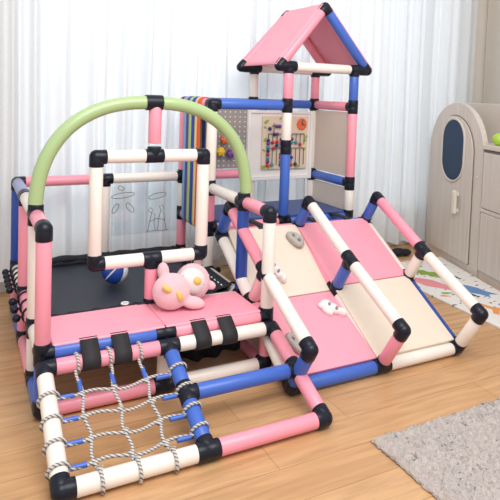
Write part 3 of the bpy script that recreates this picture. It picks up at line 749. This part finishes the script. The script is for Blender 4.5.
dro = MB().prism(arch_outline(S0 + 0.085, S1 - 0.10, 0.055, 0.995, 0.0), CN * 0.014).build('door', 'cab_grain', ac, smooth=False)
# dark seam round the door
sm_ = arch_outline(S0 + 0.082, S1 - 0.097, 0.052, 0.998, 0.001)
MB().tube(sm_, 0.0035, 6, closed=True).build('door_seam', 'cabinet_dark', ac)
def oval(sc, zc, rs, rz, o, n=16):
    pts = []
    for i in range(n + 1):
        a = math.pi * i / n; pts.append(cp(sc + rs * math.cos(a), zc + rz - rs + rs * math.sin(a), o))
    for i in range(n + 1):
        a = math.pi + math.pi * i / n; pts.append(cp(sc + rs * math.cos(a), zc - rz + rs + rs * math.sin(a), o))
    return pts
MB().prism(oval(0.255, 0.765, 0.133, 0.205, 0.0145), CN * 0.004).build('window_pane', 'window_navy', dro, smooth=False, label='navy oval pane')
MB().tube(oval(0.255, 0.765, 0.138, 0.210, 0.016), 0.008, 8, closed=True).build('window_frame', 'cabinet', dro)
hd = MB().obox(cp(0.325, 0.350, 0.030), CE * 0.045, CN * 0.022, (0, 0, 0.155), 0.008)
hd.obox(cp(0.335, 0.365, 0.012), CE * 0.022, CN * 0.02, (0, 0, 0.02)).obox(cp(0.335, 0.47, 0.012), CE * 0.022, CN * 0.02, (0, 0, 0.02))
hd.build('handle', 'handle', dro, smooth=False, label='ivory bar handle')
for z in (0.20, 0.73):
    MB().obox(cp(S0 + 0.060, z, 0.0), CE * 0.022, CN * 0.010, (0, 0, 0.075), 0.002).build('hinge', 'cabinet', ac, smooth=False)
MB().rod(cp(S1 - 0.06, 0.62, -0.002), cp(S1 - 0.06, 0.62, 0.004), 0.010, 12).build('cap', 'cabinet', ac); MB().rod(cp(S1 - 0.06, 0.08, -0.002), cp(S1 - 0.06, 0.08, 0.004), 0.010, 12).build('cap', 'cabinet', ac)

sc = thing('storage_cabinet', CO + CE * 1.2 - CN * 0.19, 'low cream cabinet with two door tiers to the right of the arched cabinet', 'cabinet')
a0, a1 = S1 + 0.008, 2.1
MB().obox(cp(a0, 0.0, -0.006), CE * (a1 - a0), -CN * 0.372, (0, 0, 0.80)).build('carcass', 'cabinet', sc, smooth=False)
MB().obox(cp(a0, 0.805, 0.012), CE * (a1 - a0), -CN * 0.39, (0, 0, 0.028), 0.003).build('top_board', 'cabinet', sc, smooth=False)
MB().obox(cp(a0, 0.833, -0.17), CE * (a1 - a0), -CN * 0.025, (0, 0, 0.25), 0.003).build('back_board', 'cabinet', sc, smooth=False)
for i in range(3):
    s_ = a0 + 0.012 + i * 0.5
    for z0_, z1_ in ((0.445, 0.785), (0.055, 0.415)):
        d_ = MB().obox(cp(s_, z0_, -0.005), CE * 0.492, CN * 0.016, (0, 0, z1_ - z0_), 0.004)
        d_.build('door', 'cab_grain', sc, smooth=False)
MB().obox(cp(a0, 0.787, -0.004), CE * (a1 - a0), CN * 0.004, (0, 0, 0.016)).build('shadow_gap', 'cabinet_dark', sc, smooth=False)
MB().obox(cp(a0, 0.418, -0.004), CE * (a1 - a0), CN * 0.014, (0, 0, 0.022), 0.003).build('shelf_edge', 'cabinet', sc, smooth=False)
gb = MB().ball(cp(0.655, 0.833 + 0.038, -0.05), 0.038, 20, 14)
tag(gb.build('toy_ball', 'lime'), 'lime green ball on top of the low cream cabinet', 'ball')

# ================================================================== floor coverings
pm = thing('play_mat', (2.4, 0.4, 0.0), 'white play mat with coloured animal prints on the floor before the cabinets', 'play mat')
ol = [(2.075, -0.62, 0.001), (2.118, 0.92, 0.001), (2.735, 0.92, 0.001), (2.255, -0.62, 0.001)]
MB().prism(ol, (0, 0, 0.008)).build('sheet', 'playmat', pm, smooth=False)
MX_ = Matrix.Rotation(-0.2, 3, 'Z')
def flat(c, pts, m_, rot, sc_):
    o = []
    for a, b in pts:
        o.append((c[0] + sc_ * (a * math.cos(rot) - b * math.sin(rot)), c[1] + sc_ * (a * math.sin(rot) + b * math.cos(rot)), 0.0092))
    MB().prism(o, (0, 0, 0.0006)).build('animal_print', m_, pm, smooth=False)
crawl = [(-1, -.2), (-.8, -.5), (-.5, -.3), (-.3, -.55), (0, -.3), (.3, -.55), (.5, -.3), (.8, -.5), (1, -.1), (.9, .35), (.55, .25), (.25, .5), (-.1, .3), (-.45, .5), (-.75, .25)]
fish = [(-1, 0), (-.7, -.3), (-.1, -.42), (.5, -.2), (.75, -.12), (1, -.35), (.95, 0), (1, .3), (.75, .12), (.3, .32), (-.3, .42), (-.8, .25)]
whale = [(-1, .1), (-.8, -.35), (-.2, -.5), (.4, -.3), (.9, -.35), (.7, 0), (1.0, .3), (.5, .3), (0, .5), (-.6, .45)]
deer = [(-.9, .1), (-.6, .35), (-.4, .15), (.3, .2), (.8, .5), (1, .4), (.7, .05), (.95, -.45), (.7, -.5), (.45, -.1), (-.1, -.1), (-.3, -.55), (-.5, -.5), (-.4, -.1), (-.7, -.1)]
flat((2.375, 0.665), crawl, 'print_green', -1.0, 0.105); flat((2.255, 0.50), fish, 'print_pink', -1.25, 0.15)
flat((2.395, 0.335), whale, 'print_blue', -1.2, 0.125); flat((2.25, 0.14), deer, 'print_orange', -1.35, 0.12)
flat((2.48, 0.56), fish, 'print_dark', -1.4, 0.05); flat((2.32, 0.30), fish, 'print_dark', -1.2, 0.06); flat((2.42, 0.08), whale, 'print_blue', -0.4, 0.09); flat((2.21, 0.36), fish, 'print_green', -0.3, 0.035)
flat((2.17, 0.33), fish, 'print_orange', -0.6, 0.03); flat((2.2, 0.62), fish, 'print_dark', -0.6, 0.02)

# shaggy rug
nr_ = 150; mb = MB(); vs = []
rx0, rx1, ry0, ry1 = 0.93, 1.95, -1.7, -0.545
for j in range(nr_ + 1):
    for i in range(nr_ + 1):
        u, v = i / nr_, j / nr_
        ed = min(u, 1 - u, v, 1 - v) * nr_
        h = 0.004 + (0.020 * random.random() + 0.012) * min(1, ed / 3)
        vs.append((rx0 + (rx1 - rx0) * u + random.uniform(-.004, .004), ry0 + (ry1 - ry0) * v + random.uniform(-.004, .004), h))
mb.add(vs, [[j * (nr_ + 1) + i, j * (nr_ + 1) + i + 1, (j + 1) * (nr_ + 1) + i + 1, (j + 1) * (nr_ + 1) + i] for j in range(nr_) for i in range(nr_)])
ro = mb.build('rug', 'rug'); so = ro.modifiers.new('thick', 'SOLIDIFY'); so.thickness = 0.004; so.offset = -1
tag(ro, 'shaggy grey rug on the wooden floor in the lower right corner', 'rug')

# dark bundle at the curtain hem
bn = MB()
for c, r_ in (((2.475, 1.055, 0.030), (0.06, 0.04, 0.028)), ((2.53, 1.045, 0.026), (0.05, 0.035, 0.024)), ((2.43, 1.06, 0.022), (0.035, 0.03, 0.022))):
    bn.ball(c, r_, 16, 10)
bo_ = bn.build('cable_bundle', 'cloth_black')
rm = bo_.modifiers.new('fuse', 'REMESH'); rm.mode = 'VOXEL'; rm.voxel_size = 0.006; rm.use_smooth_shade = True
tag(bo_, 'small dark bundle on the floor at the curtain hem near the arched cabinet', 'bundle')
